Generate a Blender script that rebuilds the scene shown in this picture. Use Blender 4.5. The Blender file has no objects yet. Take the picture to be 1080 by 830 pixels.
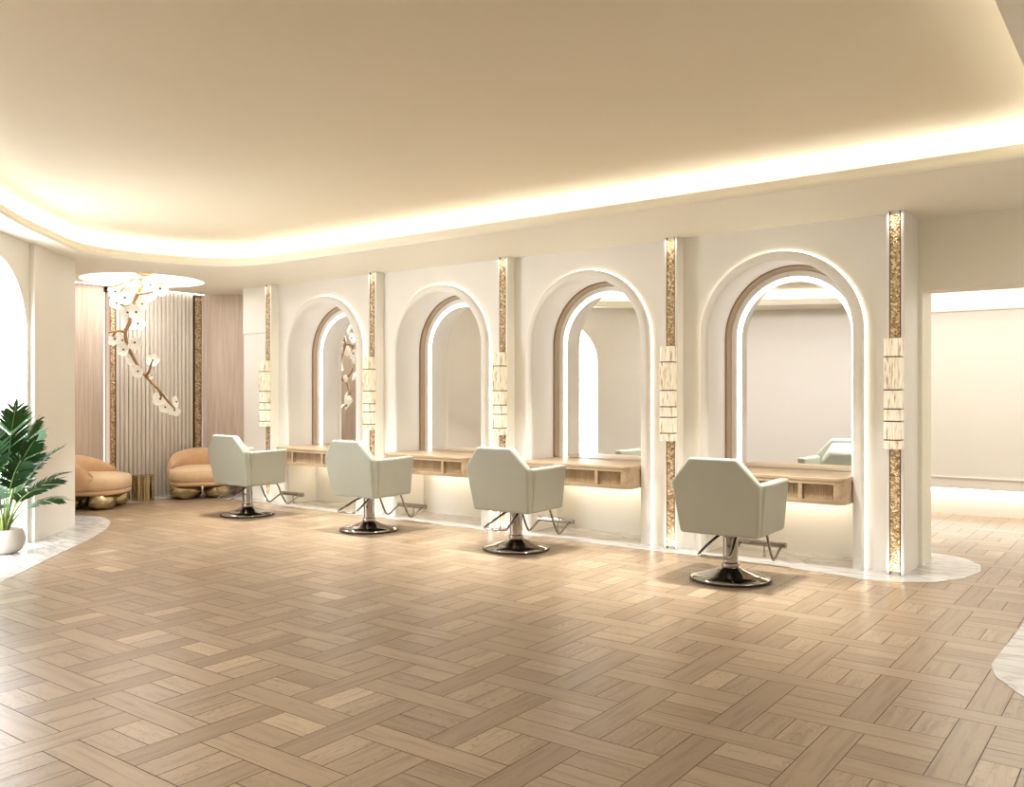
import bpy, bmesh, math, random
from mathutils import Vector, Matrix, geometry, noise
random.seed(7)
PI = math.pi
scn = bpy.context.scene
COL = scn.collection
F, CAM_H = 926.0, 1.4
YAW = math.atan(691.5 / F)
RX, RY = math.cos(YAW), math.sin(YAW)
def place(px, py, depth):
    """a spot in the room seen at (px, py), DEPTH metres along the view"""
    l = (px - 540) / F * depth; v = -(py - 415) / F * depth
    return Vector((l * RX - depth * RY, l * RY + depth * RX, CAM_H + v))

# ------------------------------------------------------------------ materials
def nt(name):
    m = bpy.data.materials.new(name); m.use_nodes = True
    t = m.node_tree; t.nodes.clear()
    o = t.nodes.new('ShaderNodeOutputMaterial')
    return m, t, o
def N(t, kind, **kw):
    n = t.nodes.new(kind)
    for k, v in kw.items():
        if k.startswith('i_'):
            n.inputs[k[2:].replace('_', ' ')].default_value = v
        else:
            setattr(n, k, v)
    return n
def rgb(c): return (c[0], c[1], c[2], 1.0)
def ramp(t, stops):
    r = t.nodes.new('ShaderNodeValToRGB')
    e = r.color_ramp.elements
    while len(e) < len(stops): e.new(0.5)
    for i, (p, c) in enumerate(stops):
        e[i].position = p; e[i].color = rgb(c)
    return r
def bsdf(t, o, rough=0.5, metal=0.0, **kw):
    b = t.nodes.new('ShaderNodeBsdfPrincipled')
    b.inputs['Roughness'].default_value = rough
    b.inputs['Metallic'].default_value = metal
    for k, v in kw.items(): b.inputs[k.replace('_', ' ')].default_value = v
    t.links.new(b.outputs[0], o.inputs['Surface'])
    return b
def bump(t, b, src, strength=0.2, dist=0.01):
    n = t.nodes.new('ShaderNodeBump')
    n.inputs['Strength'].default_value = strength; n.inputs['Distance'].default_value = dist
    t.links.new(src, n.inputs['Height']); t.links.new(n.outputs[0], b.inputs['Normal'])
def plain(name, c, rough=0.5, metal=0.0, var=0.04, scale=6.0, bmp=0.0, **kw):
    m, t, o = nt(name); b = bsdf(t, o, rough, metal, **kw)
    tc = N(t, 'ShaderNodeTexCoord'); n = N(t, 'ShaderNodeTexNoise', i_Scale=scale, i_Detail=4.0)
    t.links.new(tc.outputs['Object'], n.inputs['Vector'])
    r = ramp(t, [(0.3, [x * (1 - var) for x in c]), (0.7, [min(1, x * (1 + var)) for x in c])])
    t.links.new(n.outputs['Fac'], r.inputs[0]); t.links.new(r.outputs[0], b.inputs['Base Color'])
    if bmp:
        n2 = N(t, 'ShaderNodeTexNoise', i_Scale=scale * 25, i_Detail=3.0)
        t.links.new(tc.outputs['Object'], n2.inputs['Vector'])
        bump(t, b, n2.outputs['Fac'], bmp, 0.002)
    return m
def glow(name, c, s):
    m, t, o = nt(name); e = t.nodes.new('ShaderNodeEmission')
    e.inputs[0].default_value = rgb(c); e.inputs[1].default_value = s
    t.links.new(e.outputs[0], o.inputs['Surface'])
    return m
def wood_uv(name):
    """floor planks: colour per plank from the face attribute rnd, grain along U"""
    m, t, o = nt(name); b = bsdf(t, o, 0.32)
    uv = N(t, 'ShaderNodeUVMap', uv_map='UVMap')
    at = N(t, 'ShaderNodeAttribute', attribute_name='rnd')
    mp = N(t, 'ShaderNodeMapping'); mp.inputs['Scale'].default_value = (1.6, 22, 1)
    t.links.new(uv.outputs[0], mp.inputs[0])
    n1 = N(t, 'ShaderNodeTexNoise', i_Scale=1.6, i_Detail=6.0, i_Distortion=0.6)
    t.links.new(mp.outputs[0], n1.inputs['Vector'])
    mp2 = N(t, 'ShaderNodeMapping'); mp2.inputs['Scale'].default_value = (2.2, 7.0, 1)
    t.links.new(uv.outputs[0], mp2.inputs[0])
    w = N(t, 'ShaderNodeTexNoise', i_Scale=1.3, i_Detail=2.0, i_Distortion=0.4)
    t.links.new(mp2.outputs[0], w.inputs['Vector'])
    mul = N(t, 'ShaderNodeMath', operation='MULTIPLY'); mul.inputs[1].default_value = 16.0
    t.links.new(w.outputs['Fac'], mul.inputs[0])
    fr = N(t, 'ShaderNodeMath', operation='FRACT'); t.links.new(mul.outputs[0], fr.inputs[0])
    base = ramp(t, [(0.0, (0.233, 0.158, 0.096)), (0.30, (0.282, 0.199, 0.124)), (0.62, (0.330, 0.239, 0.155)),
                    (0.85, (0.384, 0.286, 0.187)), (1.0, (0.450, 0.346, 0.233))])
    t.links.new(at.outputs['Fac'], base.inputs[0])
    g = ramp(t, [(0.30, (0.66, 0.64, 0.62)), (0.50, (1, 1, 1)), (0.75, (1.10, 1.08, 1.05))])
    t.links.new(n1.outputs['Fac'], g.inputs[0])
    mx = N(t, 'ShaderNodeMix', data_type='RGBA', blend_type='MULTIPLY'); mx.inputs[0].default_value = 0.75
    t.links.new(base.outputs[0], mx.inputs[6]); t.links.new(g.outputs[0], mx.inputs[7])
    g2 = ramp(t, [(0.0, (0.60, 0.56, 0.50)), (0.22, (1, 1, 1)), (1.0, (1.0, 1.0, 1.0))])
    t.links.new(fr.outputs[0], g2.inputs[0])
    at2 = N(t, 'ShaderNodeAttribute', attribute_name='swirl')
    mx2 = N(t, 'ShaderNodeMix', data_type='RGBA', blend_type='MULTIPLY')
    t.links.new(at2.outputs['Fac'], mx2.inputs[0])
    t.links.new(mx.outputs[2], mx2.inputs[6]); t.links.new(g2.outputs[0], mx2.inputs[7])
    t.links.new(mx2.outputs[2], b.inputs['Base Color'])
    bump(t, b, n1.outputs['Fac'], 0.08, 0.002)
    return m
def wood(name, c1, c2, axis_scale, rough=0.45):
    m, t, o = nt(name); b = bsdf(t, o, rough)
    tc = N(t, 'ShaderNodeTexCoord'); mp = N(t, 'ShaderNodeMapping'); mp.inputs['Scale'].default_value = axis_scale
    t.links.new(tc.outputs['Object'], mp.inputs[0])
    n = N(t, 'ShaderNodeTexNoise', i_Scale=2.0, i_Detail=7.0, i_Distortion=0.8)
    t.links.new(mp.outputs[0], n.inputs['Vector'])
    r = ramp(t, [(0.28, c1), (0.72, c2)])
    t.links.new(n.outputs['Fac'], r.inputs[0]); t.links.new(r.outputs[0], b.inputs['Base Color'])
    bump(t, b, n.outputs['Fac'], 0.06, 0.003)
    return m
def marble(name):
    m, t, o = nt(name); b = bsdf(t, o, 0.25)
    tc = N(t, 'ShaderNodeTexCoord')
    mp = N(t, 'ShaderNodeMapping'); mp.inputs['Scale'].default_value = (1.0, 3.0, 1.0); mp.inputs['Rotation'].default_value = (0, 0, 0.7)
    t.links.new(tc.outputs['Object'], mp.inputs[0])
    n = N(t, 'ShaderNodeTexNoise', i_Scale=1.3, i_Detail=9.0, i_Distortion=1.6)
    t.links.new(mp.outputs[0], n.inputs['Vector'])
    sub = N(t, 'ShaderNodeMath', operation='SUBTRACT'); sub.inputs[1].default_value = 0.5
    ab = N(t, 'ShaderNodeMath', operation='ABSOLUTE')
    t.links.new(n.outputs['Fac'], sub.inputs[0]); t.links.new(sub.outputs[0], ab.inputs[0])
    r = ramp(t, [(0.0, (0.36, 0.345, 0.33)), (0.015, (0.44, 0.425, 0.41)), (0.06, (0.52, 0.505, 0.49)), (0.25, (0.59, 0.575, 0.56))])
    t.links.new(ab.outputs[0], r.inputs[0]); t.links.new(r.outputs[0], b.inputs['Base Color'])
    return m
def mosaic(name):
    m, t, o = nt(name); b = bsdf(t, o, 0.3, 0.45)
    tc = N(t, 'ShaderNodeTexCoord')
    v = N(t, 'ShaderNodeTexVoronoi', i_Scale=75.0)
    t.links.new(tc.outputs['Object'], v.inputs['Vector'])
    sp = N(t, 'ShaderNodeSeparateColor'); t.links.new(v.outputs['Color'], sp.inputs[0])
    r = ramp(t, [(0.0, (0.26, 0.15, 0.06)), (0.4, (0.50, 0.34, 0.17)), (0.78, (0.74, 0.57, 0.35)), (1.0, (0.95, 0.85, 0.66))])
    t.links.new(sp.outputs[0], r.inputs[0]); t.links.new(r.outputs[0], b.inputs['Base Color'])
    bump(t, b, v.outputs['Distance'], 0.9, 0.01)
    return m
def glass_rods(name):
    """ribbed glass of the wall lights, lit from inside"""
    m, t, o = nt(name); b = bsdf(t, o, 0.2)
    tc = N(t, 'ShaderNodeTexCoord'); mp = N(t, 'ShaderNodeMapping'); mp.inputs['Scale'].default_value = (1, 1, 0.12)
    t.links.new(tc.outputs['Object'], mp.inputs[0])
    n = N(t, 'ShaderNodeTexNoise', i_Scale=70.0, i_Detail=2.0); t.links.new(mp.outputs[0], n.inputs['Vector'])
    r = ramp(t, [(0.30, (0.42, 0.27, 0.13)), (0.42, (0.74, 0.64, 0.46)), (0.58, (0.82, 0.77, 0.65))])
    t.links.new(n.outputs['Fac'], r.inputs[0]); t.links.new(r.outputs[0], b.inputs['Base Color'])
    t.links.new(r.outputs[0], b.inputs['Emission Color'])
    b.inputs['Emission Strength'].default_value = 0.17
    return m

M = {}
M['wall'] = plain('wall_paint', (0.80, 0.78, 0.735), 0.6, var=0.012, scale=1.5)
M['ceil'] = plain('ceiling_paint', (0.76, 0.685, 0.525), 0.7, var=0.015, scale=1.0)
M['soffit'] = plain('soffit_paint', (0.81, 0.775, 0.675), 0.6, var=0.012, scale=1.0)
M['white'] = plain('white_lacquer', (0.84, 0.82, 0.78), 0.35, var=0.01)
M['plank'] = wood_uv('oak_planks')
M['joint'] = plain('plank_joint', (0.10, 0.065, 0.04), 0.8)
M['marble'] = marble('pale_marble')
M['mosaic'] = mosaic('gold_mosaic')
M['bronze'] = plain('dark_bronze', (0.13, 0.08, 0.05), 0.35, 0.8)
M['frame'] = plain('brown_frame_metal', (0.36, 0.25, 0.16), 0.35, 0.6)
M['liner'] = plain('beige_frame_liner', (0.52, 0.42, 0.32), 0.45)
M['gold'] = plain('brushed_gold', (0.50, 0.42, 0.25), 0.24, 1.0, var=0.12, scale=9.0, bmp=0.05)
M['copper'] = plain('branch_bronze', (0.34, 0.19, 0.085), 0.4, 0.6, var=0.2, scale=25.0, bmp=0.15)
M['chrome'] = plain('polished_chrome', (0.40, 0.38, 0.36), 0.10, 1.0, var=0.02)
M['black'] = plain('black_rubber', (0.02, 0.02, 0.02), 0.5)
M['leather'] = plain('sage_leather', (0.39, 0.40, 0.335), 0.36, var=0.03, scale=3.0, bmp=0.06)
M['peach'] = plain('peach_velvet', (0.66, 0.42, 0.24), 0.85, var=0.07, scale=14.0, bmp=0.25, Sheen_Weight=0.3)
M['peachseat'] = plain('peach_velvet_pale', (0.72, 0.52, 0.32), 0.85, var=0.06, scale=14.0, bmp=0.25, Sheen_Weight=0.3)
M['oak'] = wood('shelf_oak', (0.40, 0.285, 0.17), (0.54, 0.41, 0.27), (2.0, 14, 14))
M['oakflute'] = wood('fluted_oak', (0.38, 0.27, 0.16), (0.52, 0.39, 0.255), (18, 18, 1.5))
M['panel'] = wood('pale_pink_wood', (0.50, 0.40, 0.32), (0.66, 0.56, 0.47), (14, 14, 0.7), 0.5)
M['slat'] = wood('pale_slat_wood', (0.62, 0.55, 0.48), (0.76, 0.70, 0.63), (14, 14, 0.8), 0.45)
M['slatback'] = plain('slat_gap', (0.27, 0.22, 0.18), 0.8)
M['pot'] = plain('stone_pot', (0.52, 0.475, 0.425), 0.6, var=0.05, scale=20, bmp=0.1)
M['soil'] = plain('soil', (0.10, 0.06, 0.035), 0.9, var=0.4, scale=60, bmp=0.6)
M['leaf'] = plain('dark_leaf', (0.012, 0.050, 0.010), 0.5, Specular_IOR_Level=0.2, var=0.5, scale=9.0)
M['leaf2'] = plain('mid_leaf', (0.022, 0.075, 0.016), 0.5, Specular_IOR_Level=0.2, var=0.45, scale=9.0)
M['stem'] = plain('leaf_stem', (0.20, 0.27, 0.07), 0.5, var=0.2, scale=20)
M['petal'] = plain('petal_glass', (0.90, 0.87, 0.80), 0.3, var=0.03, Emission_Color=(1, 0.93, 0.8, 1), Emission_Strength=0.10)
m, t, o = nt('mirror_glass'); g_ = t.nodes.new('ShaderNodeBsdfGlossy')
g_.inputs['Color'].default_value = (0.90, 0.90, 0.905, 1); g_.inputs['Roughness'].default_value = 0.0
t.links.new(g_.outputs[0], o.inputs['Surface']); M['mirror'] = m
WARM, WHITE = (1.0, 0.86, 0.64), (1.0, 0.955, 0.88)
M['led_cove'] = glow('cove_led', (1.0, 0.975, 0.935), 5.6)
M['led_mirror'] = glow('mirror_led', (1.0, 0.955, 0.90), 2.5)
M['led_ring'] = glow('arch_led', (1.0, 0.87, 0.66), 3.6)
M['led_shelf'] = glow('shelf_led', (1.0, 0.86, 0.62), 6.5)
M['led_hall'] = glow('hall_led', (1.0, 0.93, 0.80), 9.0)
M['led_lounge'] = glow('lounge_led', (1.0, 0.95, 0.88), 3.0)
M['disc'] = glow('disc_diffuser', (1.0, 0.95, 0.86), 1.0)
M['day'] = glow('daylight_pane', (0.95, 0.975, 1.0), 5.0)

# ------------------------------------------------------------------ mesh helpers
class MB:
    def __init__(s): s.v = []; s.f = []; s.mi = []
    def add(s, vs, fs, mi=0):
        n = len(s.v); s.v += [tuple(p) for p in vs]; s.f += [tuple(i + n for i in f) for f in fs]; s.mi += [mi] * len(fs); return s
    def box(s, x0, x1, y0, y1, z0, z1, mi=0):
        vs = [(x, y, z) for z in (z0, z1) for y in (y0, y1) for x in (x0, x1)]
        return s.add(vs, [(0, 2, 3, 1), (4, 5, 7, 6), (0, 1, 5, 4), (2, 6, 7, 3), (0, 4, 6, 2), (1, 3, 7, 5)], mi)
    def prism(s, poly, z0, z1, mi=0, f=None):
        """poly of (a, b) extruded between z0 and z1; f maps (a, b, c) to xyz"""
        f = f or (lambda a, b, c: (a, b, c)); n = len(poly)
        vs = [f(a, b, z0) for a, b in poly] + [f(a, b, z1) for a, b in poly]
        fs = [(i, (i + 1) % n, n + (i + 1) % n, n + i) for i in range(n)]
        fs += [tuple(range(n))[::-1], tuple(range(n, 2 * n))]
        return s.add(vs, fs, mi)
    def loft(s, rings, closed=True, caps=False, mi=0):
        n = len(rings[0]); vs = [p for r in rings for p in r]; fs = []
        for k in range(len(rings) - 1):
            for i in range(n if closed else n - 1):
                j = (i + 1) % n
                fs.append((k * n + i, k * n + j, (k + 1) * n + j, (k + 1) * n + i))
        if caps: fs += [tuple(range(n))[::-1], tuple(range((len(rings) - 1) * n, len(rings) * n))]
        return s.add(vs, fs, mi)
    def lathe(s, prof, n=32, c=(0, 0, 0), mi=0):
        rings = [[(c[0] + r * math.cos(2 * PI * i / n), c[1] + r * math.sin(2 * PI * i / n), c[2] + z) for i in range(n)] for r, z in prof]
        return s.loft(rings, True, True, mi)
    def tube(s, pts, r, n=10, mi=0, smooth=0):
        pts = [Vector(p) for p in pts]
        for _ in range(smooth):
            q = [pts[0]]
            for a, b in zip(pts, pts[1:]): q += [a * .75 + b * .25, a * .25 + b * .75]
            pts = q + [pts[-1]]
        rr = r if callable(r) else (lambda t: r)
        rings = []; up = None
        for i, p in enumerate(pts):
            d = (pts[min(i + 1, len(pts) - 1)] - pts[max(i - 1, 0)]).normalized()
            if up is None:
                up = d.orthogonal().normalized()
            else:
                up = (up - d * up.dot(d)).normalized()
            w = d.cross(up); R = rr(i / max(1, len(pts) - 1))
            rings.append([p + (up * math.cos(2 * PI * k / n) + w * math.sin(2 * PI * k / n)) * R for k in range(n)])
        return s.loft(rings, True, True, mi)
    def fill(s, outer, holes, f, mi=0):
        """flat polygon with holes; f maps (a, b) to xyz"""
        loops = [[Vector((a, b, 0)) for a, b in l] for l in [outer] + holes]
        flat = [p for l in loops for p in l]
        return s.add([f(p.x, p.y) for p in flat], [tuple(x) for x in geometry.tessellate_polygon(loops)], mi)
    def build(s, name, mats, parent=None, loc=(0, 0, 0), rotz=0, sharp=35, bev=0, seg=3, merge=1e-5, sub=0, recalc=True):
        me = bpy.data.meshes.new(name); me.from_pydata(s.v, [], s.f)
        for mm in (mats if isinstance(mats, (list, tuple)) else [mats]): me.materials.append(mm)
        me.polygons.foreach_set('material_index', s.mi)
        bm = bmesh.new(); bm.from_mesh(me)
        if merge: bmesh.ops.remove_doubles(bm, verts=bm.verts, dist=merge)
        if recalc: bmesh.ops.recalc_face_normals(bm, faces=bm.faces)
        bm.to_mesh(me); bm.free()
        me.polygons.foreach_set('use_smooth', [True] * len(me.polygons))
        me.set_sharp_from_angle(angle=math.radians(sharp))
        o = bpy.data.objects.new(name, me); COL.objects.link(o)
        o.location = loc; o.rotation_euler.z = rotz
        if parent: o.parent = parent
        if bev:
            b = o.modifiers.new('bevel', 'BEVEL'); b.width = bev; b.segments = seg; b.limit_method = 'ANGLE'; b.angle_limit = math.radians(30)
            b.harden_normals = False
        if sub:
            q = o.modifiers.new('sub', 'SUBSURF'); q.levels = sub; q.render_levels = sub
        return o
def thing(name, label, cat, loc=(0, 0, 0), rotz=0, group=None):
    o = bpy.data.objects.new(name, None); COL.objects.link(o); o.empty_display_size = 0.1
    o.location = loc; o.rotation_euler.z = rotz
    return tag(o, label, cat, group)
def tag(o, label, cat, group=None):
    o['label'] = label; o['category'] = cat
    if group: o['group'] = group
    return o
def struct(o): o['kind'] = 'structure'; return o
def copy_thing(root, loc, rotz=None, label=None):
    r = root.copy(); COL.objects.link(r); r.location = loc
    if rotz is not None: r.rotation_euler.z = rotz
    if label: r['label'] = label
    for ch in list(root.children):
        c = ch.copy(); COL.objects.link(c); c.parent = r
        for g in list(ch.children):
            d = g.copy(); COL.objects.link(d); d.parent = c
    return r
def arc(cx, cy, r, a0, a1, n):
    return [(cx + r * math.cos(math.radians(a0 + (a1 - a0) * i / n)), cy + r * math.sin(math.radians(a0 + (a1 - a0) * i / n))) for i in range(n + 1)]
def arch(a, cz, z0=0.0, n=40):
    """arch outline (x, z): left foot, up, over, right foot"""
    return [(-a, z0), (-a, z0 + (cz - z0) * .5)] + [(-a * math.cos(PI * i / n), cz + a * math.sin(PI * i / n)) for i in range(n + 1)] + [(a, z0 + (cz - z0) * .5), (a, z0)]
def round_poly(pts, r, n=8):
    """closed polygon with rounded corners; r one radius or one per corner"""
    out = []; m = len(pts)
    for i in range(m):
        p, a, b = Vector(pts[i]), Vector(pts[i - 1]), Vector(pts[(i + 1) % m])
        ri = r[i] if isinstance(r, (list, tuple)) else r
        if ri <= 0: out.append(tuple(p)); continue
        da, db = (a - p), (b - p)
        k = min(ri, da.length * .49, db.length * .49)
        p0, p1 = p + da.normalized() * k, p + db.normalized() * k
        for j in range(n + 1):
            u = j / n; out.append(tuple(p0 * (1 - u) ** 2 + p * 2 * u * (1 - u) + p1 * u * u))
    return out
def offset_loop(pts, d):
    """closed loop moved outwards by d (mitred)"""
    m = len(pts); out = []
    area = sum(pts[i][0] * pts[(i + 1) % m][1] - pts[(i + 1) % m][0] * pts[i][1] for i in range(m))
    sg = 1 if area > 0 else -1
    for i in range(m):
        a, p, b = Vector(pts[i - 1]), Vector(pts[i]), Vector(pts[(i + 1) % m])
        d1 = (p - a); d2 = (b - p)
        if d1.length < 1e-6: d1 = d2
        if d2.length < 1e-6: d2 = d1
        n1 = Vector((d1.y, -d1.x)).normalized() * sg; n2 = Vector((d2.y, -d2.x)).normalized() * sg
        n = (n1 + n2).normalized(); k = max(0.5, n.dot(n1))
        out.append(tuple(p + n * (d / k)))
    return out

# ------------------------------------------------------------------ the setting
CEIL, TRAY, WALL_Y, COL_Y, NICHE_Y = 2.806, 3.05, 7.30, 7.173, 7.70
BAYS = [-2.63, -4.53, -6.43, -8.33]
COLS = [-1.68, -3.58, -5.48, -7.38, -9.28]

# floor: basket weave of long planks with two-plank squares between
def make_floor():
    w = 0.1406; x0, y0 = -1.1405, 3.7625; gap = 0.002
    vs, fs, mi, uvs, rn, sw = [], [], [], [], [], []
    def plank(u0, u1, v0, v1, along_u, r, s):
        a0, a1, b0, b1 = x0 + u0 * w + gap, x0 + u1 * w - gap, y0 + v0 * w + gap, y0 + v1 * w - gap
        if a1 < -11.6 or a0 > 1.3 or b1 < -2.0 or b0 > 11.35: return
        n = len(vs); vs.extend([(a0, b0, 0), (a1, b0, 0), (a1, b1, 0), (a0, b1, 0)])
        fs.append((n, n + 1, n + 2, n + 3)); mi.append(0)
        ou, ov = random.uniform(0, 90), random.uniform(0, 90)
        uv = [(a0, b0), (a1, b0), (a1, b1), (a0, b1)]
        uvs.extend([((p if along_u else q) + ou, (q if along_u else p) + ov) for p, q in uv])
        rn.append(r); sw.append(s)
    R = random.random
    for k in range(-29, 9):
        for mm in range(-16, 21):
            if (k + mm) % 2 == 0: plank(3 * k - 2, 3 * k + 3, 3 * mm, 3 * mm + 1, True, 0.40 + 0.22 * R(), 0.1)
            else: plank(3 * k, 3 * k + 1, 3 * mm - 2, 3 * mm + 3, False, 0.08 + 0.34 * R(), 0.25)
            for j in (0, 1):
                r = 0.15 + 0.6 * R() + (0.25 if R() < 0.2 else 0)
                if (k + mm) % 2 == 0: plank(3 * k + 1 + j, 3 * k + 2 + j, 3 * mm + 1, 3 * mm + 3, False, r, 0.55 + 0.45 * R())
                else: plank(3 * k + 1, 3 * k + 3, 3 * mm + 1 + j, 3 * mm + 2 + j, True, r, 0.5 * R() + 0.3)
    me = bpy.data.meshes.new('floor')
    n = len(vs); z = -0.0025
    vs += [(-11.7, -2.1, z), (1.4, -2.1, z), (1.4, 11.4, z), (-11.7, 11.4, z)]
    fs.append((n, n + 1, n + 2, n + 3)); mi.append(1); uvs += [(0, 0)] * 4; rn.append(0); sw.append(0)
    me.from_pydata(vs, [], fs); me.materials.append(M['plank']); me.materials.append(M['joint'])
    me.polygons.foreach_set('material_index', mi)
    l = me.uv_layers.new(name='UVMap')
    l.data.foreach_set('uv', [c for p in uvs for c in p])
    a = me.attributes.new('rnd', 'FLOAT', 'FACE'); a.data.foreach_set('value', rn)
    b = me.attributes.new('swirl', 'FLOAT', 'FACE'); b.data.foreach_set('value', sw)
    o = bpy.data.objects.new('floor', me); COL.objects.link(o); return struct(o)
make_floor()

# marble borders let into the floor
def pad(name, poly):
    return struct(MB().prism(poly, -0.002, 0.003).build(name, M['marble']))
mirror_border = [(-9.95, 7.9), (-10.6, 7.72), (-11.05, 7.42), (-11.05, 4.4), (-10.68, 4.4), (-10.68, 7.0), (-10.2, 7.12), (-9.3, 7.10), (-8.6, 7.06), (-2.6, 7.0)] \
    + [(-2.1, 6.93), (-1.86, 6.87), (-1.6, 6.92), (-1.38, 7.08), (-1.24, 7.35), (-1.175, 7.7), (-1.22, 8.02), (-1.38, 8.28), (-1.6, 8.38), (-1.9, 8.38), (-1.9, 7.9)]
pad('trim_1', mirror_border)
left_border = [(-5.2, 1.2), (-6.918, 2.936), (-8.248, 4.286), (-8.75, 4.74), (-9.06, 4.95), (-9.35, 5.10), (-9.62, 5.17), (-9.9, 5.15), (-10.1, 5.0), (-10.1, 4.6), (-9.6, 4.3), (-8.2, 3.2), (-5.6, 0.7)]
pad('trim_2', left_border)
pad('trim_3', [(-0.73, 5.10), (-0.72, 5.5), (-0.70, 6.2), (-0.55, 6.6), (0.9, 6.6), (0.9, 3.6), (-0.2, 4.2), (-0.42, 4.48), (-0.55, 4.68), (-0.68, 4.90)])

# wall with the four mirror niches
def make_mirror_wall():
    b = MB(); top = CEIL + 0.02; hole = 0.665
    for cx in BAYS:
        inner = arch(hole, 1.9)
        outer = []
        for x, z in inner:
            if z <= 1.9: outer.append((-0.95 if x < 0 else 0.95, z))
            else:
                dx, dz = x / hole, (z - 1.9) / hole
                k = min(0.95 / max(abs(dx), 1e-6), (top - 1.9) / max(dz, 1e-6))
                outer.append((dx * k, 1.9 + dz * k))
        b.loft([[(cx + x, WALL_Y, z) for x, z in inner], [(cx + x, WALL_Y, z) for x, z in outer]], closed=False)
        # the corners the radial strips leave out
        for s in (-1, 1):
            i = max((q for q in range(len(outer)) if abs(abs(outer[q][0]) - .95) < 1e-6 and outer[q][0] * s > 0), key=lambda q: outer[q][1])
            j = min((q for q in range(len(outer)) if abs(outer[q][1] - top) < 1e-6 and outer[q][0] * s > 0), key=lambda q: abs(abs(outer[q][0]) - .95))
            b.add([(cx + outer[i][0], WALL_Y, outer[i][1]), (cx + outer[j][0], WALL_Y, top), (cx + .95 * s, WALL_Y, top)], [(0, 1, 2)])
        rev = arch(0.625, 1.9)
        b.loft([[(cx + x, WALL_Y - 0.03, z) for x, z in rev], [(cx + x, NICHE_Y, z) for x, z in rev]], closed=False)
        n = len(b.v); b.add([(cx + x, NICHE_Y, z) for x, z in rev], [tuple(range(len(rev)))])
    for x0, x1 in ((-9.95, -9.28), (-1.68, -1.615)):
        b.add([(x0, WALL_Y, 0), (x1, WALL_Y, 0), (x1, WALL_Y, top), (x0, WALL_Y, top)], [(0, 1, 2, 3)])
    b.add([(-1.615, WALL_Y, 0), (-1.615, 7.66, 0), (-1.615, 7.66, top), (-1.615, WALL_Y, top)], [(0, 1, 2, 3)])
    b.add([(-9.95, WALL_Y, 0), (-9.95, 7.9, 0), (-9.95, 7.9, top), (-9.95, WALL_Y, top)], [(0, 1, 2, 3)])
    b.add([(-9.95, 7.9, 0), (-1.615, 7.9, 0), (-1.615, 7.9, top), (-9.95, 7.9, top)], [(0, 1, 2, 3)])
    return struct(b.build('wall_right', M['wall'], recalc=False))
make_mirror_wall()
# wall end beside the hall, header and jamb
b = MB(); b.box(-1.75, -1.588, 7.66, 8.0, 0, CEIL + .02); b.box(-1.588, 1.0, 7.66, 8.0, 2.235, CEIL + .02)
struct(b.build('trim_4', M['soffit'], sharp=30))
struct(MB().box(-9.95, -9.345, 7.288, 7.32, 2.2, CEIL).build('trim_5', M['wall']))
# hall behind
b = MB(); b.box(-4, 1.0, 11.2, 11.3, 0.30, 2.66); struct(b.build('wall_hall', M['wall']))
b = MB(); b.box(-4, 1.0, 11.26, 11.4, 0, 0.32); struct(b.build('baseboard_hall', M['white']))
struct(MB().box(-4, 1.0, 11.185, 11.2, 0.425, 0.437).build('trim_6', M['wall']))
struct(MB().box(-4, 1.0, 11.175, 11.2, 2.345, 2.37).build('trim_7', M['wall'], bev=.004))
b = MB(); b.box(-4, 1.0, 8.0, 11.4, 2.72, 2.8); struct(b.build('ceiling_hall', M['soffit']))
b = MB(); b.box(-4.05, -4, 8.0, 11.4, 0, 2.8); b.box(1.0, 1.05, 8.0, 11.4, 0, 2.8); b.box(-4, -1.7, 7.92, 7.99, 0, 2.8)
struct(b.build('wall_hall_side', M['wall']))
tag(MB().box(-4, 1.0, 11.215, 11.255, 0.285, 0.299).build('light_strip', M['led_hall']), 'white light strip under the floating panel of the hall wall', 'light strip')
tag(MB().box(-4, 1.0, 11.10, 11.16, 2.695, 2.715).build('light_strip', M['led_hall']), 'white light strip at the top of the hall wall', 'light strip')

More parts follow.
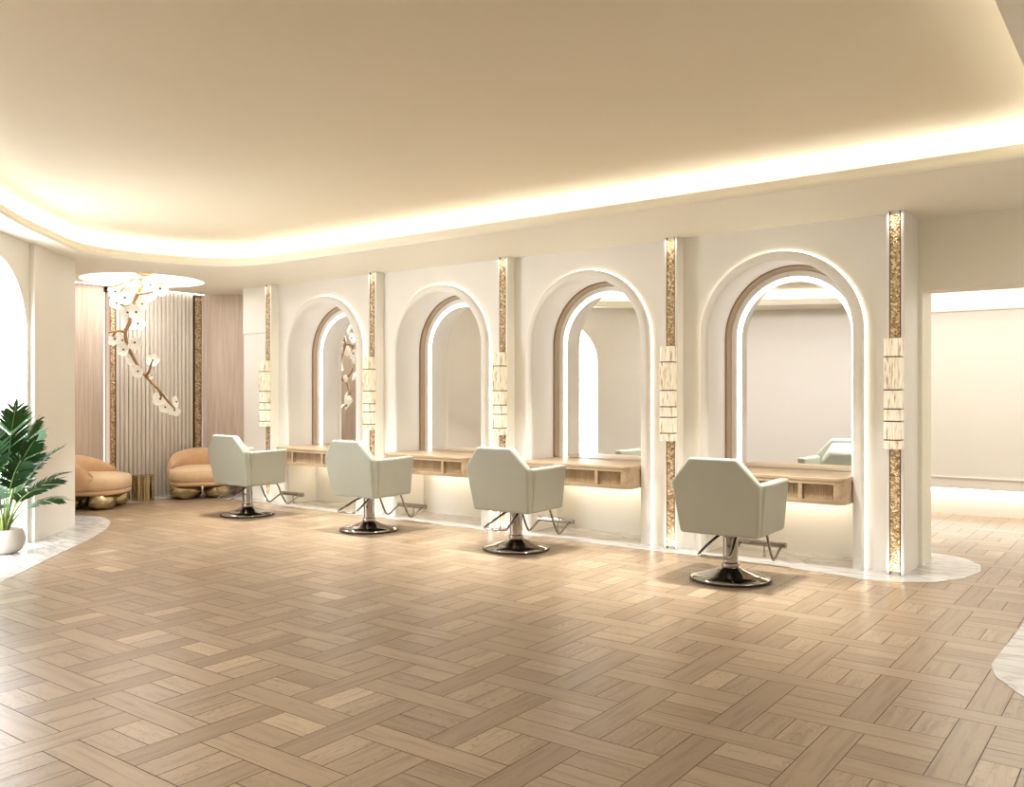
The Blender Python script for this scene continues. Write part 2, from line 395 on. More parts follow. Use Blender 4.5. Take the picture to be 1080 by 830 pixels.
# diagonal wall on the left with the arched window
WD = Vector((-8.54, 3.93)); WDIR = Vector((0.707, -0.707)); WN = Vector((0.707, 0.707))
def dw(u, n, z):       # along the wall from the beige corner, out into the room, up
    p = WD + WDIR * u + WN * n; return (p.x, p.y, z)
WIN_U, WIN_A, WIN_CZ = 0.745, 0.69, 1.91
def make_left_wall():
    b = MB(); top = CEIL + .02
    # thick panel at the end
    b.add([dw(u, n, z) for z in (0, top) for u, n in ((-1.09, 0.0), (0, 0.0), (0, -0.4), (-1.09, -0.4))], [(0, 1, 5, 4), (1, 2, 6, 5), (3, 0, 4, 7), (2, 3, 7, 6)])
    # window bay, a step behind
    n0 = -0.045; inner = arch(WIN_A, WIN_CZ); outer = []
    for x, z in inner:
        if z <= WIN_CZ: outer.append((-WIN_U if x < 0 else 0.9, z))
        else:
            dx, dz = x / WIN_A, (z - WIN_CZ) / WIN_A
            lim = WIN_U if dx < 0 else 0.9
            k = min(lim / max(abs(dx), 1e-6), (top - WIN_CZ) / max(dz, 1e-6))
            outer.append((dx * k, WIN_CZ + dz * k))
    b.loft([[dw(WIN_U + x, n0, z) for x, z in inner], [dw(WIN_U + x, n0, z) for x, z in outer]], closed=False)
    for s, e in ((-1, -WIN_U), (1, 0.9)):
        i = max((q for q in range(len(outer)) if abs(outer[q][0] - e) < 1e-6), key=lambda q: outer[q][1])
        j = min((q for q in range(len(outer)) if abs(outer[q][1] - top) < 1e-6 and outer[q][0] * s > 0), key=lambda q: abs(outer[q][0] - e))
        b.add([dw(WIN_U + outer[i][0], n0, outer[i][1]), dw(WIN_U + outer[j][0], n0, top), dw(WIN_U + e, n0, top)], [(0, 1, 2)])
    b.loft([[dw(WIN_U + x, n0, z) for x, z in inner], [dw(WIN_U + x, n0 - 0.16, z) for x, z in inner]], closed=False)
    return struct(b.build('wall_left', M['wall'], recalc=False))
make_left_wall()
wp = arch(WIN_A + .01, WIN_CZ)
win = struct(MB().add([dw(WIN_U + x, -0.20, z) for x, z in wp], [tuple(range(len(wp)))]).build('window_1', M['day']))

# rest of the room behind the camera and around the lounge
b = MB(); T = CEIL + .02
e = dw(WIN_U + 0.9, -0.045, 0)
loop = [(e[0], e[1]), (-5.6, 1.0), (-3.9, 0.35), (-2.3, -0.45), (-0.9, -1.5), (1.0, -1.5), (1.0, 8.0)]
for p, q in zip(loop, loop[1:]):
    b.add([(p[0], p[1], 0), (q[0], q[1], 0), (q[0], q[1], T), (p[0], p[1], T)], [(0, 1, 2, 3)])
struct(b.build('wall_rear', M['wall'], recalc=False))
b = MB()
for p, q in (((-9.31, 4.70), (-9.8, 4.25)), ((-9.8, 4.25), (-11.4, 4.25)), ((-11.4, 4.25), (-11.4, 8.0)), ((-11.4, 8.0), (-9.9, 8.0))):
    b.add([(p[0], p[1], 0), (q[0], q[1], 0), (q[0], q[1], T), (p[0], p[1], T)], [(0, 1, 2, 3)])
struct(b.build('wall_back', M['wall'], recalc=False))

# ceiling: tray, dropped soffit, moulded edge and light trough
edge = round_poly([(-8.86, 4.62), (-8.46, 6.06), (-0.495, 6.02), (-0.495, -0.45), (-1.6, 0.12), (-2.8, 0.75), (-4.05, 1.25), (-5.3, 1.80), (-7.455, 3.175)],
                  [0.55, 0.9, 0.25, 0.2, 0.4, 0.4, 0.4, 0.5, 0.8], 10)
DISC = (-10.22, 6.01); DR = 0.72
room = [(-11.45, 4.2), (-9.9, 4.2), (-9.3, 4.2), (-8.6, 3.5), (-5.6, 0.8), (-3.9, 0.1), (-2.4, -0.8), (-0.9, -1.6), (1.05, -1.6), (1.05, 8.02), (-11.45, 8.02)]
b = MB()
disc = [(DISC[0] + DR * math.cos(2 * PI * i / 64), DISC[1] + DR * math.sin(2 * PI * i / 64)) for i in range(64)]
b.fill(room, [edge, disc], lambda x, y: (x, y, CEIL), 1)
b.loft([[(x, y, CEIL) for x, y in disc], [(x, y, CEIL + .11) for x, y in disc]], True, mi=1)
big = offset_loop(edge, 0.34)
b.fill(big, [], lambda x, y: (x, y, TRAY), 0)
struct(b.build('ceiling', [M['ceil'], M['soffit']], recalc=False, sharp=30))
prof = [(0.0, CEIL - .001), (-0.004, CEIL + 0.012), (-0.002, CEIL + 0.03), (0.012, CEIL + 0.05), (0.022, CEIL + .068), (0.022, CEIL + .082), (0.03, CEIL + .094), (0.05, CEIL + .098), (0.062, CEIL + .09), (0.065, CEIL + .03), (0.33, CEIL + .03), (0.335, TRAY)]
b = MB(); loops = [[(x, y, z) for x, y in offset_loop(edge, d)] for d, z in prof]
b.loft(loops, True)
struct(b.build('trim_8', M['soffit'], recalc=False, sharp=50))
b = MB()
lo = [[(x, y, CEIL + z) for x, y in offset_loop(edge, d)] for d, z in ((.20, .034), (.20, .046), (.25, .046), (.25, .034))]
b.loft(lo + [lo[0]], True)
tag(b.build('light_strip', M['led_cove']), 'white light strip hidden in the cove all around the raised ceiling', 'light strip')

# ------------------------------------------------------------------ mirror wall fittings
NICHE = ['rightmost niche', 'second niche from the right', 'third niche from the right', 'leftmost niche beside the lounge']
def ring_loft(b, cx, prof, cz=1.9, z0=0.0, close=True, mi=0):
    rings = [[(cx + x, y, z) for x, z in arch(r, cz, z0)] for r, y in prof]
    if close: rings.append(rings[0])
    b.loft(rings, closed=False, mi=mi); return b
for i, cx in enumerate(BAYS):
    s = thing('arch_surround', 'rounded cream arch moulding framing the %s, glowing at its outer edge' % NICHE[i], 'arch moulding', (cx, WALL_Y, 0), 0, 'arch mouldings on the mirror wall')
    p = [(0.622, -0.02), (0.615, -0.05)]
    p += [(0.637 - 0.022 * math.cos(a), -0.052 - 0.024 * math.sin(a)) for a in (0.5, 1.0, 1.57)]
    p += [(0.668 + 0.030 * math.sin(a), -0.046 - 0.030 * math.cos(a)) for a in (0.0, 0.4, 0.8, 1.2, 1.57)]
    p += [(0.698, -0.012), (0.622, -0.012)]
    ring_loft(MB(), 0, p).build('moulding', M['wall'], s, sharp=50)
    ring_loft(MB(), 0, [(0.664, -0.012), (0.704, -0.012), (0.704, -0.003), (0.664, -0.003)]).build('light_strip', M['led_ring'], s, sharp=50)
    # mirror with brown frame and light line, standing on the shelf
    mr = thing('arched_mirror', 'tall arched mirror with a white light line in the %s' % NICHE[i], 'mirror', (cx, NICHE_Y, 0.738), 0, 'arched mirrors')
    cz = 1.9 - 0.738
    ring_loft(MB(), 0, [(0.622, -0.002), (0.622, -0.075), (0.611, -0.075), (0.611, -0.002)], cz).build('frame', M['frame'], mr, sharp=30)
    ring_loft(MB(), 0, [(0.611, -0.002), (0.611, -0.060), (0.582, -0.022), (0.582, -0.002)], cz).build('frame_liner', M['liner'], mr, sharp=30)
    ring_loft(MB(), 0, [(0.580, -0.002), (0.580, -0.028), (0.530, -0.028), (0.530, -0.002)], cz).build('inner_frame', M['white'], mr, sharp=30)
    ring_loft(MB(), 0, [(0.530, -0.002), (0.530, -0.0205), (0.487, -0.0205), (0.487, -0.002)], cz).build('light_line', M['led_mirror'], mr, sharp=30)
    pts = arch(0.488, cz)
    MB().prism(pts, -0.018, -0.004, f=lambda a, b_, c: (a, c, b_)).build('mirror_glass', M['mirror'], mr, sharp=30)

# vanity shelf
def make_shelf():
    t = thing('vanity_shelf', '', 'vanity shelf', (BAYS[0], NICHE_Y, 0.525), 0, 'oak vanity shelves')
    D0, D1, HW, r = -0.69, -0.02, 0.612, 0.075
    def plan(hw, d0, r, inset=0):
        return [(hw, D1), (hw, d0 + r)] + [(hw - r + r * math.cos(a), d0 + r - r * math.sin(a)) for a in [PI / 2 * k / 8 for k in range(1, 9)]] \
            + [(-hw + r - r * math.sin(a), d0 + r - r * math.cos(a)) for a in [PI / 2 * k / 8 for k in range(0, 9)]] + [(-hw, D1)]
    MB().prism(plan(HW + .004, D0 - .004, r), 0.182, 0.21).build('worktop', M['oak'], t, bev=.004, seg=2)
    b = MB(); b.prism(plan(HW, D0, r), 0.0, 0.032); b.prism(plan(HW, D0, r), 0.158, 0.181)
    for s in (1, -1):
        q = [(HW, D1), (HW, D0 + r)] + [(HW - r + r * math.cos(a), D0 + r - r * math.sin(a)) for a in [PI / 2 * k / 8 for k in range(1, 9)]] + [(0.535, D0), (0.535, D1)]
        b.prism([(x * s, y) for x, y in q], 0.03, 0.16)
        b.box(min(.255 * s, .285 * s), max(.255 * s, .285 * s), D0 + .003, D1, .03, .16)
    b.box(-.54, .54, D0 + .1, D1, .03, .16)
    b.build('body', M['oak'], t, sharp=30)
    def flutes(x0, x1):
        n = int(round((x1 - x0) / 0.017)); pts = []
        for k in range(n):
            for j in range(5):
                u = j / 5; pts.append((x0 + (k + u) * (x1 - x0) / n, -0.007 * math.sin(PI * u) ** 0.8))
        pts.append((x1, 0)); pts += [(x1, .02), (x0, .02)]
        return pts
    for x0, x1 in ((.287, .533), (-.253, .253), (-.533, -.287)):
        MB().prism(flutes(x0, x1), 0.034, 0.156).build('drawer_front', M['oakflute'], t, loc=(0, D0 + .045, 0), sharp=60)
    MB().box(-.5, .5, -0.14, -0.09, -0.012, 0.0).build('light_strip', M['led_shelf'], t)
    return t
shelf0 = make_shelf()
for i, cx in enumerate(BAYS):
    lab = 'wall-hung oak shelf with fluted fronts under the mirror of the %s' % NICHE[i]
    if i == 0: shelf0['label'] = lab
    else: copy_thing(shelf0, (cx, NICHE_Y, .525), None, lab)

# pilasters with gold mosaic, and the glass wall lights on them
PLAB = ['at the wall end beside the hall opening', 'between the rightmost niche and the next one', 'between the two middle niches',
        'between the leftmost niche and its neighbour', 'left of all niches, next to the lounge']
def make_pilaster():
    t = thing('pilaster', '', 'pilaster', (COLS[0], WALL_Y, 0), 0, 'pilasters with gold mosaic')
    d = COL_Y - WALL_Y
    b = MB(); b.box(-.0645, .0645, d + .012, 0, 0, CEIL - .001); b.build('body', M['wall'], t)
    for s in (-1, 1):
        MB().box(min(.042 * s, .0625 * s), max(.042 * s, .0625 * s), d, d + .02, 0.004, CEIL - .001).build('edge_strip', M['white'], t, bev=.003, seg=2)
    b = MB(); b.box(-.041, -.0335, d + .004, d + .014, 0.0, CEIL - .002); b.box(.0335, .041, d + .004, d + .014, 0.0, CEIL - .002); b.build('bronze_edge', M['bronze'], t)
    for z0, z1 in ((0.03, .975), (1.822, CEIL - .03)):
        MB().box(-.033, .033, d + .002, d + .014, z0, z1).build('mosaic_strip', M['mosaic'], t)
    return t
def make_sconce():
    t = thing('wall_light', '', 'wall light', (COLS[0], COL_Y, 0.972), 0, 'ribbed glass wall lights')
    zs = [0.972, 1.046, 1.188, 1.282, 1.428, 1.680, 1.826]
    MB().box(-.04, .04, -.03, -.001, .004, zs[-1] - zs[0] - .004).build('backplate', M['bronze'], t)
    for k in range(6):
        z0, z1 = zs[k] - zs[0] + .005, zs[k + 1] - zs[0] - .005
        wd, dp = .066, (.105 if k in (1, 2, 4) else .098)
        path = [(-wd, -.006)]
        def ribs(p, q, n):
            out = []
            p, q = Vector(p), Vector(q); dirn = (q - p) / n; nn = Vector((dirn.y, -dirn.x)).normalized()
            for a in range(n):
                for j in range(5):
                    u = j / 5; out.append(tuple(p + dirn * (a + u) + nn * .006 * math.sin(PI * u) ** .7))
            return out
        poly = ribs((-wd + .006, -.004), (-wd + .006, -dp + .02), 4) + ribs((-wd + .006, -dp + .02), (-wd + .022, -dp), 1) + ribs((-wd + .022, -dp), (wd - .022, -dp), 5) \
            + ribs((wd - .022, -dp), (wd - .006, -dp + .02), 1) + ribs((wd - .006, -dp + .02), (wd - .006, -.004), 4) + [(wd - .006, -.004)]
        MB().prism(poly, z0, z1).build('glass_tier', M['glass'], t, sharp=60)
        if k < 5:
            zc = zs[k + 1] - zs[0]
            MB().prism([(-wd + .003, -.004), (-wd + .003, -.085), (-wd + .02, -.101), (wd - .02, -.101), (wd - .003, -.085), (wd - .003, -.004)], zc - .0055, zc + .0055).build('metal_band', M['bronze'], t)
    return t
M['glass'] = glass_rods('ribbed_glass')
pil0, sc0 = make_pilaster(), make_sconce()
for i, cx in enumerate(COLS):
    l1 = 'slim cream pilaster with gold mosaic %s' % PLAB[i]; l2 = 'stacked ribbed glass wall light on the pilaster %s' % PLAB[i]
    if i == 0: pil0['label'] = l1; sc0['label'] = l2
    else: copy_thing(pil0, (cx, WALL_Y, 0), None, l1); copy_thing(sc0, (cx, COL_Y, .972), None, l2)

# ------------------------------------------------------------------ salon chairs
def rbox(name, mat, parent, rings, bev=.02, seg=4, sharp=35):
    b = MB(); b.loft(rings, True, True); return b.build(name, mat, parent, bev=bev, seg=seg, sharp=sharp)
def make_chair():
    t = thing('salon_chair', '', 'salon chair', (0, 0, 0), 0, 'pale sage salon chairs')
    # back: eight-sided slab, narrower at foot and top, leaning back
    lean = lambda z: -.232 - (z - .357) * .19
    oct_ = [(-.305, .357), (.305, .357), (.343, .735), (.335, .757), (.185, .934), (-.185, .934), (-.335, .757), (-.343, .735)]
    inn = [(x * .972, z * .99 + .004) for x, z in oct_]
    rings = [[(x, lean(z), z) for x, z in oct_], [(x, lean(z) + .095, z) for x, z in inn]]
    o1 = rbox('backrest', M['leather'], t, rings, .022, 4)
    # sloping inner pad of the back
    rings = [[(x, lean(z) + .08, z) for x, z in ((-.25, .5), (.25, .5), (.255, .74), (.165, .90), (-.165, .90), (-.255, .74))],
             [(x, -.10, z) for x, z in ((-.245, .5), (.245, .5), (.245, .68), (.15, .80), (-.15, .80), (-.245, .68))]]
    rbox('back_pad', M['leather'], t, rings, .03, 4)
    # arm panels
    for s in (-1, 1):
        def ring(y, zt, zb, xo=0.0):
            return [((.307 + xo) * s, y, zb), ((.345 + xo) * s, y, zt), ((.262 + xo) * s, y, zt), ((.225 + xo) * s, y, zb)]
        rbox('armrest', M['leather'], t, [ring(-.19, .752, .360), ring(0.0, .752, .360), ring(.305, .758, .366)], .022, 4)
    b = MB(); b.box(-.25, .25, -.18, .325, .39, .54); b.build('seat_cushion', M['leather'], t, bev=.04, seg=5)
    MB().box(-.22, .22, -.17, .26, .35, .40).build('seat_pan', M['black'], t, bev=.01)
    # hydraulic base
    MB().lathe([(0.0, 0.0), (.296, 0.0), (.302, .006), (.302, .014), (.296, .018)], 56).build('base_rim', M['black'], t)
    MB().lathe([(.0, .017), (.295, .017), (.290, .026), (.20, .046), (.12, .072), (.075, .094), (.066, .10), (0, .10)], 56).build('base_plate', M['chrome'], t, sharp=50)
    MB().lathe([(0, .098), (.064, .098), (.066, .108), (.064, .128), (.056, .134), (.055, .33), (.05, .335), (.05, .38), (0, .38)], 32).build('pump_column', M['chrome'], t, sharp=40)
    # foot pedal loop at the back
    MB().tube([(-.055, -.03, .345), (-.075, -.08, .325), (-.125, -.295, .225), (-.10, -.325, .215), (.10, -.325, .215), (.125, -.295, .225), (.075, -.08, .325), (.055, -.03, .345)], .0105, 10, smooth=2).build('pump_pedal', M['chrome'], t, sharp=60)
    # foot rest
    for s in (-1, 1):
        b = MB(); b.tube([(.165 * s, .20, .39), (.165 * s, .285, .37), (.168 * s, .36, .20), (.170 * s, .425, .095), (.172 * s, .47, .10), (.172 * s, .56, .155), (.172 * s, .635, .185)], .0105, 10, smooth=2); b.build('footrest_arm', M['chrome'], t, sharp=60)
    b = MB(); b.tube([(-.2, .64, .185), (.2, .64, .185)], .024, 18); f_ = b.build('footrest_bar', M['chrome'], t, sharp=60)
    b = MB(); b.tube([(.02, .64, .17), (.02, .645, .10)], .007, 8); b.lathe([(0, -.016), (.012, -.012), (.017, 0), (.012, .012), (0, .016)], 14, (.02, .645, .09))
    b.build('footrest_stop', M['chrome'], t, sharp=60)
    return t
chair0 = make_chair()
CH = [((-2.64, 6.285, 0), 0.0, 'sage salon chair before the rightmost mirror, nearest to the camera'),
      ((-4.70, 6.355, 0), 0.0, 'sage salon chair before the second mirror from the right'),
      ((-6.56, 6.335, 0), 0.0, 'sage salon chair before the third mirror from the right'),
      ((-8.505, 6.29, 0), 0.0, 'sage salon chair before the leftmost mirror, close to the peach lounge chairs')]
for i, (p, r, l) in enumerate(CH):
    if i == 0: chair0.location = p; chair0.rotation_euler.z = r; chair0['label'] = l
    else: copy_thing(chair0, p, r, l)

# ------------------------------------------------------------------ lounge
LX = -11.05
t = thing('slat_panel', 'panel of pale upright slats on the lounge wall between two gold strips', 'wall panel', (LX, 6.68, 0))
MB().box(-.35, -.03, -.562, .585, 0, CEIL - .002).build('backing', M['slatback'], t)
b = MB(); n = 19; y0_, y1_ = -.565, .585
pitch = (y1_ - y0_) / n
for k in range(n):
    y = y0_ + pitch * (k + .5); w2 = pitch * .40
    q = [(-.035, y - w2), (-.008, y - w2), (0.0, y - w2 + .008), (0.0, y + w2 - .008), (-.008, y + w2), (-.035, y + w2)]
    b.prism(q, 0, CEIL - .002)
b.build('slats', M['slat'], t, sharp=30)
for (ya, yb, lab) in ((6.035, 6.112, 'upright gold mosaic strip on the lounge wall, left of the slats'), (7.27, 7.385, 'upright gold mosaic strip on the lounge wall, right of the slats')):
    t = thing('mosaic_panel', lab, 'mosaic strip', (LX, (ya + yb) / 2, 0), 0, 'gold strips on the lounge wall')
    h = (yb - ya) / 2
    MB().box(-.35, .0, -h + .006, h - .006, .0, 2.77).build('mosaic', M['mosaic'], t)
    b = MB(); b.box(-.35, .012, -h, -h + .006, 0, 2.785); b.box(-.35, .012, h - .006, h, 0, 2.72); b.box(-.35, .012, -h, h, 2.77, 2.785); b.build('frame', M['bronze'], t)
tag(MB().box(-11.35, LX - .06, 4.26, 5.985, 0, CEIL - .002).build('wood_panel', M['panel']), 'pale pinkish wood panel on the lounge wall behind the left lounge chair', 'wall panel', 'wood panels in the lounge')
p0, p1 = Vector((LX, 7.43)), Vector((-10.42, 7.74))
b = MB(); b.prism([(p0.x, p0.y), (p0.x + .25, p0.y + .03), (p1.x, p1.y), (p1.x - .02, p1.y + .1), (-11.3, 7.8), (-11.3, 7.43)], 0, CEIL - .002)
tag(b.build('wood_panel', M['panel'], sharp=60), 'pale pinkish wood panel on the lounge wall behind the right lounge chair', 'wall panel', 'wood panels in the lounge')
for (ya, yb, lab) in ((5.995, 6.006, 'thin upright light line left of the left gold strip'), (7.400, 7.412, 'thin upright light line right of the right gold strip')):
    tag(MB().box(LX - .15, LX - .08, ya, yb, 0.0, 2.72).build('light_strip', M['led_lounge']), lab, 'light strip', 'light lines on the lounge wall')
tag(MB().box(LX + .025, LX + .05, 4.3, 7.4, CEIL - .008, CEIL - .001).build('light_strip', M['led_lounge']), 'white light line in the ceiling along the lounge wall', 'light strip')

t = thing('ceiling_light', 'round glowing recess in the lounge ceiling above the flower chandelier', 'ceiling light', (DISC[0], DISC[1], CEIL))
MB().lathe([(0, .09), (DR - .002, .09), (DR - .002, .10), (0, .10)], 64).build('diffuser', M['disc'], t)

# chandelier: a bronze branch with glass blossoms
DEP = 10.95
def zp(x, y, d=0.0): return place(70 + x / 4.61, 270 + y / 4.61, DEP + d)
root = place(152, 294, DEP); root.z = CEIL + .09
ch = thing('chandelier', 'branch-shaped chandelier of white glass blossoms hanging in the lounge', 'chandelier', root)
def rel(p): return Vector(p) - root
main = [root + Vector((0, 0, 0)), zp(372, 125), zp(350, 170, -.05), zp(332, 220, .03), zp(310, 270, .06), zp(314, 305, .0), zp(298, 345, -.03), zp(284, 372, -.05), zp(293, 430, 0),
        zp(328, 500, .05), zp(372, 570, .02), zp(402, 602, -.04), zp(455, 657, -.08), zp(495, 710, -.05), zp(528, 742, 0)]
b = MB(); b.tube([rel(p) for p in main], lambda u: .030 - .018 * u, 10, smooth=2)
for br in ([(372, 118, 0), (340, 103, -.1), (290, 122, -.15), (262, 141, -.15), (200, 149, -.22)], [(290, 125, -.15), (278, 155, -.2), (262, 172, -.22)], [(330, 222, .03), (290, 240, -.1), (258, 236, -.2)],
           [(284, 370, -.05), (262, 364, -.1), (235, 366, -.15), (203, 371, -.2)], [(385, 585, 0), (405, 560, -.08), (410, 528, -.12), (418, 512, -.12)], [(240, 368, -.15), (225, 390, -.18)],
           [(372, 118, 0), (410, 110, .1), (448, 108, .15)], [(455, 657, -.08), (462, 690, -.05)], [(395, 592, 0), (430, 580, .06)], [(345, 185, -.05), (400, 180, -.1), (455, 160, -.1)]):
    b.tube([rel(zp(*q)) for q in br], lambda u: .019 - .011 * u, 8, smooth=2)
b.build('branch', M['copper'], ch, sharp=60)
MB().lathe([(0, 0), (.09, 0), (.09, -.02), (.03, -.03), (0, -.03)], 24).build('ceiling_mount', M['copper'], ch)
def petal_mesh():
    b = MB(); n = 60; rings = []
    for k in range(7):
        u = k / 6; R = .088 * u
        rings.append([(R * (.84 + .16 * abs(math.cos(2.5 * a))) * math.cos(a), R * (.84 + .16 * abs(math.cos(2.5 * a))) * math.sin(a), .030 * u * u + .004 * u * math.cos(15 * a)) for a in [2 * PI * i / n for i in range(n)]])
    top = [[(x, y, z + .006) for x, y, z in r] for r in rings]
    b.loft(rings[::-1] + top, True, False); return b
fl0 = None
FLW = [(240, 172), (325, 155), (400, 185), (455, 158), (448, 105), (285, 203), (245, 228), (370, 232), (298, 272), (342, 272), (300, 330), (346, 330), (275, 408), (330, 418), (240, 403), (280, 455), (420, 508),
       (350, 558), (418, 580), (328, 502), (458, 694), (482, 732), (526, 746), (540, 708), (365, 125), (388, 148), (290, 165), (302, 235), (345, 200), (410, 140), (320, 118), (425, 165)]
rd = random.Random(3)
view = Vector((0.60, -0.80, -0.1))
for k, (x, y) in enumerate(FLW):
    p = rel(zp(x, y, rd.uniform(-.16, .10)))
    d = (view + Vector((rd.uniform(-.7, .7), rd.uniform(-.7, .7), rd.uniform(-.75, .45)))).normalized()
    if fl0 is None:
        fl0 = petal_mesh().build('flower', M['petal'], ch, sharp=60)
        ce = MB().lathe([(0, .0), (.010, .004), (.013, .012), (.009, .021), (0, .024)], 12).build('flower_center', M['bronze'], fl0)
        fl, cc = fl0, ce
    else:
        fl = fl0.copy(); COL.objects.link(fl); fl.parent = ch
        cc = ce.copy(); COL.objects.link(cc); cc.parent = fl
    fl.rotation_euler = d.to_track_quat('Z', 'Y').to_euler(); fl.location = p
    sc = rd.uniform(.88, 1.12) * (.75 if k in (4, 18) else 1); fl.scale = (sc, sc, sc)

# lounge chairs
def make_lounge():
    t = thing('lounge_chair', '', 'lounge chair', (0, 0, 0), 0, 'peach lounge chairs')
    def plan(w, d, p=2.8, n=48):
        out = []
        for i in range(n):
            a = 2 * PI * i / n; c, s_ = math.cos(a), math.sin(a)
            out.append((w * math.copysign(abs(c) ** (2 / p), c), d * math.copysign(abs(s_) ** (2 / p), s_)))
        return out
    def cushion(levels, p=2.8):
        return [[(x, y, z) for x, y in plan(w, d, p)] for w, d, z in levels]
    W2, D2 = .40, .38
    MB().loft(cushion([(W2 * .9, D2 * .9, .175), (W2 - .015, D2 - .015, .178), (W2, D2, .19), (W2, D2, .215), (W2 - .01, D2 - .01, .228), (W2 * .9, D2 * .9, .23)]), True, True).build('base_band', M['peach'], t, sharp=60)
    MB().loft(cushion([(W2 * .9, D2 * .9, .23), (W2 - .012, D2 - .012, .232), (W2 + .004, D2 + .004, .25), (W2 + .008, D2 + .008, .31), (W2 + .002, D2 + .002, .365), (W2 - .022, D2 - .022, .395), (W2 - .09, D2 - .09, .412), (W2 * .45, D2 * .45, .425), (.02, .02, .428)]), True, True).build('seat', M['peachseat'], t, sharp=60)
    # rounded back wrapping the rear half
    rings = []; n = 40; A = math.radians(112)
    for i in range(n + 1):
        th = -A + 2 * A * i / n
        u = abs(th) / A; top = .40 + .25 * (max(0, 1 - u ** 1.8)) ** .7
        c = Vector((math.sin(th), -math.cos(th)))
        def pt(rw, z):
            return (c.x * (W2 + rw), c.y * (D2 + rw), z)
        lean = .05 * (1 - u)
        th_ = .15 * (1 - u ** 4) + .02
        rings.append([pt(.012, .24), pt(.022 + lean * .5, .38), pt(.0 + lean, top - .06), pt(-.03 + lean, top - .015), pt(-th_ * .5 + lean, top), pt(-th_ + lean + .02, top - .03), pt(-th_ + .01, .42 + (top - .42) * .5), pt(-th_ + .01, .36), pt(-.03, .24)])
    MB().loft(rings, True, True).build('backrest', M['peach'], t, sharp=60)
    rdm = random.Random(5)
    for (x, y, sx, sy, sz) in ((.20, .18, .20, .15, .11), (-.22, .17, .17, .15, .105), (.18, -.2, .14, .14, .10), (-.18, -.2, .14, .14, .10)):
        bm = bmesh.new(); bmesh.ops.create_icosphere(bm, subdivisions=3, radius=1)
        vs = []
        for v in bm.verts:
            k = 1 + .16 * noise.noise(v.co * 1.7 + Vector((x * 9, y * 7, 0)))
            z = max(-.8, min(.78, v.co.z * k))
            vs.append((x + v.co.x * sx * k, y + v.co.y * sy * k, (z + .8) * sz * 1.15))
        fs = [tuple(w.index for w in f.verts) for f in bm.faces]; bm.free()
        MB().add(vs, fs).build('boulder_foot', M['gold'], t, sharp=70)
    return t
lg = make_lounge()
lg['label'] = 'peach velvet lounge chair on gold boulder feet at the left, partly behind the wall corner'
lg.location = (-10.60, 5.60, 0); lg.rotation_euler.z = math.radians(-52)
copy_thing(lg, (-10.52, 7.02, 0), math.radians(-122), 'peach velvet lounge chair right of the side table, partly behind a salon chair')

# gold fluted side table
t = thing('side_table', 'small gold fluted drum table between the two lounge chairs', 'side table', (-10.75, 6.32, 0))
def flute_ring(R, z, n=96):
    return [(R * (1 + .06 * math.sin(11 * a) + .03 * math.sin(17 * a + 1)) * math.cos(a), R * (1 + .06 * math.sin(11 * a) + .03 * math.sin(17 * a + 1)) * math.sin(a), z) for a in [2 * PI * i / n for i in range(n)]]
MB().loft([flute_ring(.128, 0), flute_ring(.125, .15), flute_ring(.128, .318)], True, True).build('drum', M['gold'], t, sharp=60)
MB().loft([flute_ring(.130, .318), flute_ring(.130, .33)], True, True).build('table_top', M['gold'], t, sharp=60)

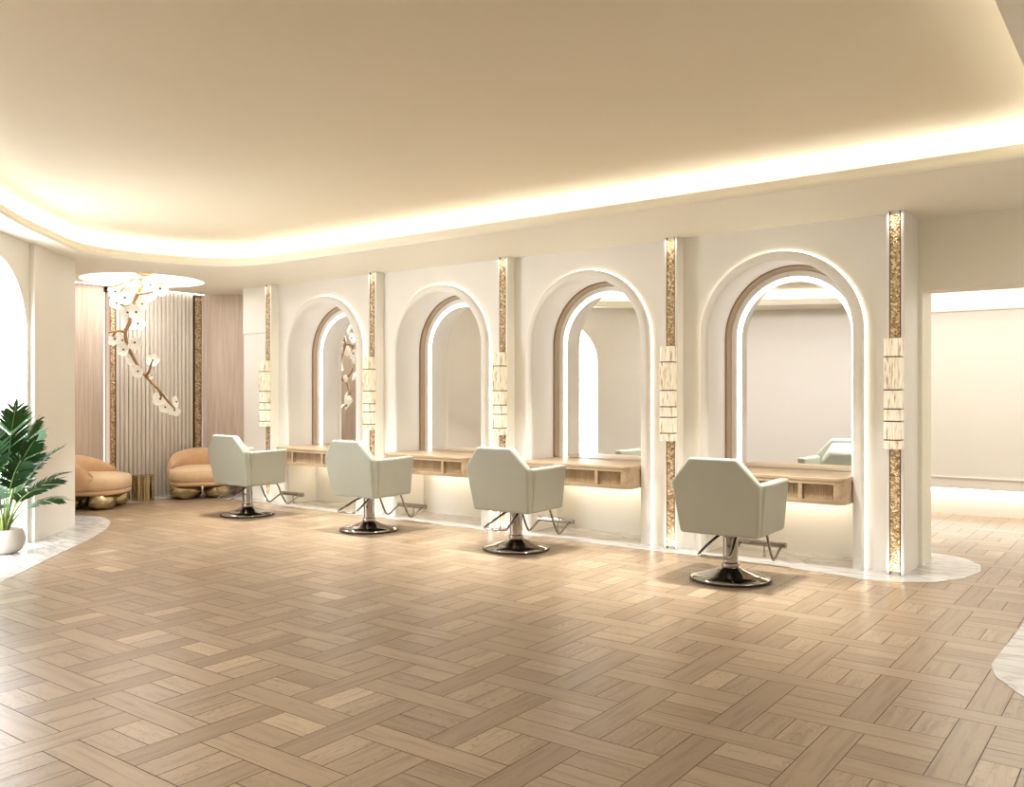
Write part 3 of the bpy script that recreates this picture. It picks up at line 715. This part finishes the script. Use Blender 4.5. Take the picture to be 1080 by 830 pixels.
# ------------------------------------------------------------------ potted plant
PP = Vector((-8.17, 3.50, 0.003))
t = thing('potted_plant', 'leafy green plant in a round stone bowl beside the arched window', 'potted plant', PP)
MB().lathe([(0, 0), (.10, 0), (.135, .02), (.165, .07), (.172, .12), (.163, .17), (.145, .205), (.138, .212), (.130, .207), (.140, .17), (.13, .165), (0, .165)], 40).build('pot', M['pot'], t, sharp=50)
MB().lathe([(0, .16), (.139, .16), (.139, .178), (.06, .188), (0, .19)], 32).build('soil', M['soil'], t)
def leaf(az, lean, stem_len, blade, mat, twist=0.0, droop=.5):
    """a long arching stem that ends in a blade cut into fingers"""
    rl = Vector((math.cos(az), math.sin(az), 0))
    base = rl * .025 + Vector((0, 0, .18))
    pts = []; n = 10; ang = lean * .35; p = base.copy()
    for i in range(n + 1):
        pts.append(p.copy()); ang += lean * .65 / n
        p = p + (rl * math.sin(ang) + Vector((0, 0, math.cos(ang)))) * stem_len / n
    mid = []; m_ = 14
    for i in range(m_ + 1):
        mid.append((p.copy(), ang)); ang += droop / m_
        p = p + (rl * math.sin(ang) + Vector((0, 0, math.cos(ang)))) * blade / m_
    st = MB().tube(pts + [q for q, _ in mid], lambda u: .0085 * (1 - u) + .0018, 7)
    side = Vector((0, 0, 1)).cross(rl)
    b = MB(); rr = random.Random(int(az * 100) + int(lean * 50))
    nl = 10
    for s in (-1, 1):
        for k in range(nl):
            u0 = .04 + .92 * k / nl
            q, a = mid[min(m_, int(u0 * m_))]
            q2, a2 = mid[min(m_, int((u0 + .09) * m_))]
            tan = (rl * math.sin(a) + Vector((0, 0, math.cos(a)))); nor = tan.cross(side).normalized()
            L = blade * (.15 + .36 * math.sin(PI * min(1, (u0 * .86 + .16))) ** .9) * rr.uniform(.9, 1.08)
            dirn = (side * s * math.cos(.75) + tan * math.sin(.75 + .35 * u0)).normalized()
            dirn = (dirn + nor * (.22 * math.sin(twist + s))).normalized()
            wd = (q2 - q).length * .40 + .004
            rows = []
            for j in range(6):
                v = j / 5
                c = q + (q2 - q) * .5 * (1 - v) + dirn * L * v + Vector((0, 0, -.20 * L * v * v)) + tan * (.14 * L * v * v)
                ww = wd * (1 - .12 * v - .75 * max(0, v - .7) / .3)
                rows.append([c - tan * ww, c + nor * .006 * (1 - v), c + tan * ww])
            b.loft(rows, closed=False)
    # tip
    q, a = mid[-2]; tan = (rl * math.sin(a) + Vector((0, 0, math.cos(a))))
    b.loft([[q - side * .02, q + side * .0, q + side * .02], [q + tan * .05 - side * .018, q + tan * .05, q + tan * .05 + side * .018], [q + tan * .10 - side * .004, q + tan * .10, q + tan * .10 + side * .004]], closed=False)
    return b, st
LV = []
pr = random.Random(11)
for k in range(27):
    tier = k / 26
    LV.append((k * 2.4 + pr.uniform(-.2, .2), .14 + .74 * tier + pr.uniform(-.06, .06), .56 - .33 * tier + pr.uniform(-.03, .03), .50 - .19 * tier, .25 + .65 * tier))
for k, (az, ln, sl, bl, dr) in enumerate(LV):
    lb, sb = leaf(az, ln, sl, bl, None, k * 1.3, dr)
    stem = sb.build('stem', M['stem'], t, sharp=60)
    lf = lb.build('leaf', M['leaf'] if k % 3 else M['leaf2'], stem, sharp=70, recalc=False)

# ------------------------------------------------------------------ added area lamps without fixtures
def lamp(name, loc, sx, sy, power, col, spread=180):
    l = bpy.data.lights.new(name, 'AREA'); l.shape = 'RECTANGLE'; l.size = sx; l.size_y = sy; l.energy = power; l.color = col; l.spread = math.radians(spread)
    o = bpy.data.objects.new(name, l); COL.objects.link(o); o.location = loc; return o
lamp('ceiling_fill', (-4.0, 3.1, 3.03), 6.0, 4.6, 3.5, (1.0, 0.985, 0.96), 95)  # unseen overhead fill, added to brighten the floor
for p, _, _ in CH: lamp('added_chair_lamp', (p[0] + .05, 6.08, 2.79), .14, .14, 15, (1.0, 0.985, 0.94), 84)  # unseen lamp added above each chair for the floor light and chair shadow
lamp('rear_wall_fill', (-3.5, 2.5, 3.02), 5.0, 0.3, 34, (1.0, 0.975, 0.96), 120).rotation_euler = (math.radians(-38), 0, math.radians(-26))  # unseen fill added to brighten the rear wall that the mirrors reflect
lamp('right_side_fill', (0.2, 4.6, 2.79), 0.25, 4.5, 20, (1.0, 0.965, 0.90), 170)  # unseen fill added to lift the header and soffit on the right
lamp('hall_fill', (-1.2, 9.7, 2.70), 4.0, 1.6, 31, (1.0, 0.97, 0.91))  # added fill to brighten the hall, no fixture in its ceiling
lamp('lounge_fill', (-10.2, 6.0, 2.88), 0.8, 0.8, 13, (1.0, 0.965, 0.92))  # added fill below the glowing recess, brightens the lounge
for cx in COLS:      # unseen lamps added at foot and head, washing each gold strip
    lamp('pilaster_foot_fill', (cx, COL_Y - .035, .006), .10, .03, 0.3, (1.0, 0.93, 0.80), 120).rotation_euler.x = PI
    lamp('pilaster_head_fill', (cx, COL_Y - .035, CEIL - .004), .10, .03, 0.13, (1.0, 0.93, 0.80), 120)
# ------------------------------------------------------------------ camera, world, look
cam = bpy.data.cameras.new('camera'); co = bpy.data.objects.new('camera', cam); COL.objects.link(co)
cam.sensor_fit = 'HORIZONTAL'; cam.sensor_width = 36; cam.lens = 36 * F / 1080; cam.clip_start = .05; cam.clip_end = 100
co.location = (0, 0, CAM_H); co.rotation_euler = (PI / 2, 0, YAW)
scn.camera = co
w = bpy.data.worlds.new('world'); scn.world = w; w.use_nodes = True
w.node_tree.nodes['Background'].inputs[0].default_value = (0.9, 0.95, 1, 1); w.node_tree.nodes['Background'].inputs[1].default_value = 0.6
scn.view_settings.view_transform = 'Standard'; scn.view_settings.look = 'None'
scn.view_settings.exposure = 1.24; scn.view_settings.gamma = 1.0; scn.view_settings.use_curve_mapping = False
scn.cycles.use_denoising = True
scn.cycles.max_bounces = 12; scn.cycles.diffuse_bounces = 6; scn.cycles.glossy_bounces = 6
scn.cycles.caustics_reflective = True
